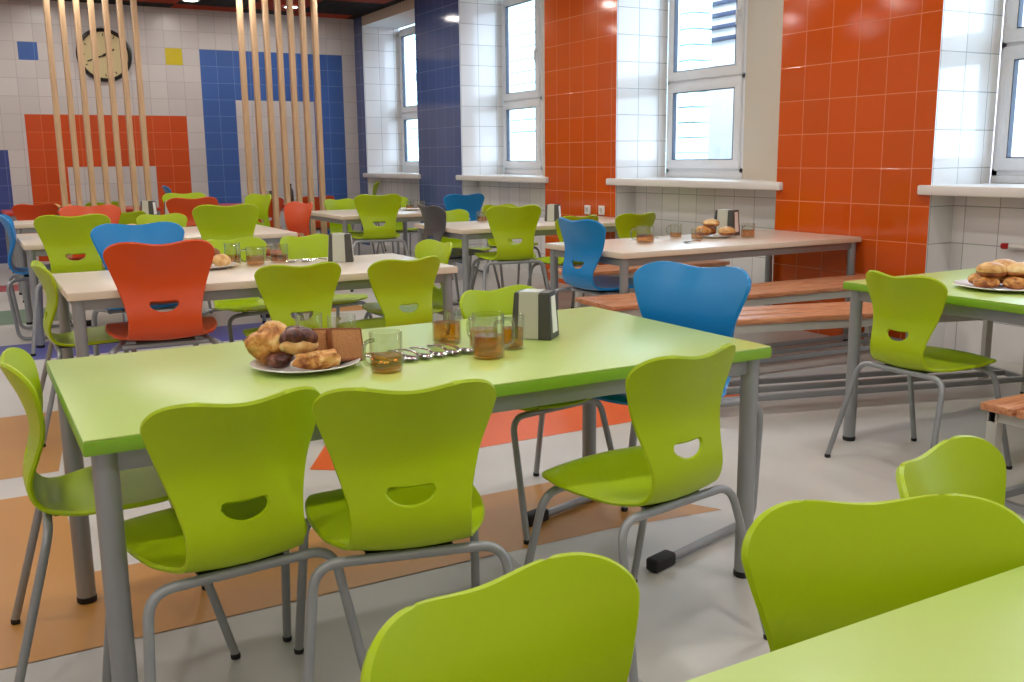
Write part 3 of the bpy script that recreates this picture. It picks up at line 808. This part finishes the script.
for i in range(2):
    t = thing('bread_slice', ('brown bread slice leaning against the chocolate bun' if i == 0 else 'brown bread slice at the right rim of the pastry plate'), 'bread', (PX+.060+.044*i, PY-.032-.022*i, ZT+.012), math.radians(-70-6*i), 'bread slices on the lime table plate')
    R = Matrix.Rotation(math.radians(-20), 3, 'Y') @ Matrix.Rotation(math.radians(-7), 3, 'X')
    b = MB(); b.box(-.013, .013, -.047, .047, .008, .094, bev=.005, rot=R); b.build('crumb', 'crumb', t)
    b = MB(); b.box(-.0134, .0134, -.0495, .0495, .004, .009, bev=.002, rot=R); b.box(-.0134, .0134, -.0505, -.0462, .005, .094, bev=.002, rot=R); b.box(-.0134, .0134, .0462, .0505, .005, .094, bev=.002, rot=R); b.box(-.0134, .0134, -.048, .048, .0925, .0975, bev=.002, rot=R)
    b.build('crust', 'breadcrust', t)

def spoon_proto():
    t = thing('tablespoon', 'spoon', 'spoon')
    b = MB()
    N = 20
    rows = []
    for i in range(N+1):
        u = i/N; yy = -.032+.064*u
        w = .0185*math.sqrt(max(0, 1-((yy+.004)/.032)**2)) if abs((yy+.004)/.032) < 1 else 0
        w = max(w, .0018 if i < N else .003); rows.append((yy, w))
    prev = None
    for yy, w in rows:
        ring = []
        for k in range(9):
            c = -1+k/4; dz = -.008*(1-c*c)*max(0, 1-(yy/.033)**2)
            ring.append((b.bm.verts.new((c*w, yy, .0105+dz)), b.bm.verts.new((c*w, yy, .0092+dz))))
        if prev:
            for k in range(8):
                b.bm.faces.new((prev[k][0], prev[k+1][0], ring[k+1][0], ring[k][0])); b.bm.faces.new((prev[k][1], ring[k][1], ring[k+1][1], prev[k+1][1]))
            for k in (0, 8): b.bm.faces.new((prev[k][0], ring[k][0], ring[k][1], prev[k][1]))
        prev = ring
    b.build('bowl', 'chrome', t)
    b = MB(); b.tube([(0,.030,.0100),(0,.05,.013),(0,.09,.012),(0,.135,.0035)], [.003,.0028,.0034,.0036], 8)
    for v in b.bm.verts: v.co.x *= 1.6
    b.build('handle', 'chrome', t)
    return t
SP = spoon_proto()
SG = 'spoons in a row on the lime table'
sl = ['leftmost', 'second from left', 'third from left', 'fourth from left', 'third from right', 'second from right', 'rightmost']
for k in range(7):
    x = .985+.0465*k; y = 2.52+.004*k; rz = math.radians(6+5*math.sin(k*2.3))
    lb = 'steel spoon on the lime table, %s in the row' % sl[k]
    if k == 0: SP.scale = (1.12,1.12,1); SP.location = (x,y,ZT); SP.rotation_euler = (0,0,rz); SP['label'] = lb; SP['group'] = SG
    else: dup(SP, (x,y,ZT), rz, lb, SG)
for i, (x, y, rz, lb) in enumerate(((1.60,5.40,-70,'steel spoon on the white table left of its napkin holder, left of two'),(1.68,5.38,-65,'steel spoon on the white table left of its napkin holder, right of two'))):
    dup(SP, (x,y,ZT), math.radians(rz), lb, 'spoons on the white table')
dup(SP, (4.20,5.08,ZT), math.radians(-75), 'steel spoon near the front edge of the window table', 'spoons on the window table')
dup(SP, (4.13,5.40,ZT+.003), math.radians(-60), 'steel spoon lying on the white napkin of the window table', 'spoons on the window table')

def napkin_holder(x, y, deg, label, s=1, grp='napkin holders', z=ZT):
    """tapered dark holder with a metal band over front and top; the napkin stack shows in the slot at each end"""
    t = thing('napkin_holder', label, 'napkin holder', (x,y,z), math.radians(deg), grp)
    def wedge(b, xa, xb, yh, zb, zt, xt=0, yt=0, m=None):
        v = [(xa,-yh,zb),(xb,-yh,zb),(xb,yh,zb),(xa,yh,zb),(xa+xt,-yh+yt,zt),(xb-xt,-yh+yt,zt),(xb-xt,yh-yt,zt),(xa+xt,yh-yt,zt)]
        vv = [b.bm.verts.new(p) for p in v]
        for f in ((3,2,1,0),(4,5,6,7),(0,1,5,4),(1,2,6,5),(2,3,7,6),(3,0,4,7)): b.bm.faces.new([vv[i] for i in f])
        r = bmesh.ops.bevel(b.bm, geom=list({e for q in vv for e in q.link_edges}), offset=.003, segments=2, affect='EDGES')
    hw, hd, h = .068*s, .050*s, .150*s
    b = MB(); wedge(b, -hw, hw, hd, 0, h, .010*s, .010*s); b.build('body', 'charcoal', t)
    b = MB(); wedge(b, -hw*.66, hw*.42, hd+.0022, .001, h+.0022, .002, .010*s); b.build('front_band', 'brushed', t)
    b = MB(); wedge(b, -hw-.0015, hw+.0015, hd*.55, .018*s, h-.010*s, .009*s, .004*s); b.build('napkins', 'paper', t)
    return t
napkin_holder(1.575, 2.655, -48, 'dark and silver napkin holder on the lime table beside the tea glasses')
napkin_holder(1.86, 5.31, -22, 'dark and silver napkin holder on the white table behind the lime table', 1.05)
napkin_holder(4.88, 5.46, -66, 'dark napkin holder with white napkins on the window table, behind its plate', 1.22)
napkin_holder(4.72, 7.62, -50, 'napkin holder on the table with the dark grey chair', 1.0)
napkin_holder(1.73, 10.98, -40, 'left of two napkin holders on the third white table at the back', 1.1)
napkin_holder(1.93, 10.78, -70, 'right of two napkin holders on the third white table at the back', 1.1)
napkin_holder(3.60, 13.05, -40, 'dark napkin holder on the red table behind the battens', 1.2)

# green table by the wall: plate heaped with buns
BX, BY = 3.845, 2.55
plate(BX, BY, .20, 'white plate heaped with buns on the green table by the right wall')
GB = 'buns on the plate of the green wall table'
low = [(-.125,.0),(-.06,-.09),(.045,-.11),(.125,-.04),(-.05,.08),(.06,.07)]
ln = ['at the left rim','at the front left','at the front right','at the right rim','at the back left','at the back right']
for i, (dx, dy) in enumerate(low): roll(BX+dx, BY+dy, ZT+.012, .055, 'browned lower bun on the heaped plate by the wall, %s' % ln[i], i, 60+i, GB, False, .75)
topb = [(-.095,.0,'leftmost, nearest the lime chair'),(-.01,-.075,'second from left'),(.10,-.095,'third from left'),(.05,.04,'at the back')]
for i, (dx, dy, q) in enumerate(topb): roll(BX+dx, BY+dy, ZT+.056, .064, 'golden upper bun on the heaped plate by the wall, %s' % q, i*2, 80+i, GB, True, .8)

# window table
GW = 'tea glasses on the window table'
glass(3.97, 5.24, 'glass of tea on the window table, nearest the blue chair', GW, .06, .115, .058, 150)
glass(4.40, 5.45, 'glass of tea on the window table behind the spoons', GW, .042, .10, .04, 110)
glass(4.42, 5.24, 'glass of tea on the window table directly before the plate of buns', GW, .042, .08, .045, 60)
glass(4.81, 5.16, 'glass of tea at the right of the window table plate', GW, .048, .105, .058, 200)
b = MB(); b.box(-.11, .11, -.10, .10, 0, .004, bev=.0015); o = b.build('paper_napkin', 'paper'); o.location = (4.16,5.44,ZT-.0); o.rotation_euler = (0,0,.4); tag(o, 'white paper napkin lying flat on the window table under a spoon', 'napkin')
plate(4.66, 5.33, .135, 'white plate of buns on the window table')
GB2 = 'buns on the window table plate'
roll(4.575, 5.36, ZT+.014, .062, 'brown bun at the left of the window table plate', 0, 101, GB2, False, .9)
roll(4.695, 5.25, ZT+.014, .066, 'pale topped bun at the right front of the window table plate', 1, 102, GB2, True, .8)
roll(4.66, 5.41, ZT+.014, .060, 'bun at the back of the window table plate, under the topmost one', 2, 103, GB2, False, .8)
roll(4.635, 5.345, ZT+.075, .060, 'topmost bun of the window table plate', 2, 104, GB2, True, .75)

# white table behind the lime table
plate(1.13, 5.40, .16, 'white plate of pastries on the white table behind the lime table')
GP = 'pastries on the white table plate'
pastry('chocolate_roll', 'dark chocolate roll on the white table plate, beside the red-orange chair', 'pastry', (1.11,5.41,ZT+.05), (.055,.05,.042), 'choc', seed=3, grp=GP)
pastry('iced_bun', 'white iced bun at the front of the white table plate', 'pastry', (1.19,5.32,ZT+.045), (.05,.045,.036), 'bun', seed=5, grp=GP)
pastry('pink_iced_bun', 'pale bun at the left of the white table plate, next to the red-orange chair', 'pastry', (1.05,5.34,ZT+.045), (.045,.045,.036), 'bun', seed=7, grp=GP)
pastry('bread_heel', 'brown bread piece at the back of the white table plate', 'bread', (1.185,5.505,ZT+.062), (.045,.04,.040), 'breadcrust', seed=9, grp=GP)
GW4 = 'tea glasses on the white table behind the lime table'
glass(1.30, 5.53, 'glass on the white table behind its chocolate roll', GW4, .045, .12, .05, 60)
glass(1.385, 5.37, 'glass of tea on the white table right of its plate', GW4, .05, .105, .055, 150)
glass(1.55, 5.47, 'glass of tea on the white table, nearest its napkin holder', GW4, .05, .105, .045, 150)

# tables further back
GF = 'tea glasses on the tables at the back'
glass(4.13, 7.90, 'glass of tea on the table with the dark grey chair', GF, .05, .10, .05, 60)
plate(4.50, 7.72, .12, 'white plate on the table with the dark grey chair')
roll(4.50, 7.72, ZT+.012, .06, 'small bun on the table with the dark grey chair', 0, 120, 'buns on the tables at the back', True, .8)
for i, (x, y, q) in enumerate(((4.38,10.5,'leftmost of three'),(4.52,10.45,'middle of three'),(4.64,10.4,'rightmost of three'))):
    glass(x, y, 'glass on the short white table under the corner window, %s' % q, GF, .045, .10, .05, 60)
plate(4.45, 10.25, .11, 'white plate on the short white table under the corner window')
plate(1.27, 8.5, .15, 'white plate of buns on the second white table, beyond the light blue chair')
for i, (x, y, q) in enumerate(((1.19,8.47,'left'),(1.33,8.45,'right'))):
    roll(x, y, ZT+.012, .065, '%s of two pale buns on the second white table' % q, i, 130+i, 'buns on the second white table', True, .8)
dup(SP, (2.05,8.45,ZT), math.radians(-80), 'spoon near the right end of the second white table', 'spoons on the white table')
plate(1.05, 13.2, .16, 'white plate of buns on the red table at the back left')
for i, (x, y, q) in enumerate(((.98,13.15,'left'),(1.12,13.16,'right'))):
    roll(x, y, ZT+.012, .07, '%s of two buns on the red table at the back left' % q, i, 140+i, 'buns on the red table', True, .8)
t = thing('dark_bottle', 'dark bottle on the red table behind the battens', 'bottle', (3.93,13.15,ZT))
b = MB(); b.lathe([(0,0),(.034,0),(.037,.006),(.037,.15),(.03,.18),(.015,.21),(.014,.24),(0,.24)], seg=24); b.build('bottle_body', 'charcoal', t)
b = MB(); b.lathe([(0,.235),(.017,.235),(.017,.262),(0,.262)], seg=20); b.build('cap', 'black', t)

# ------------------------------------------------------------------ output
vs = scene.view_settings
vs.view_transform = 'Standard'; vs.look = 'None'; vs.gamma = 1; vs.use_curve_mapping = False; vs.exposure = EXPO
scene.cycles.use_denoising = True
scene.cycles.transparent_max_bounces = 24
scene.cycles.max_bounces = 10
scene.cycles.sample_clamp_indirect = 6
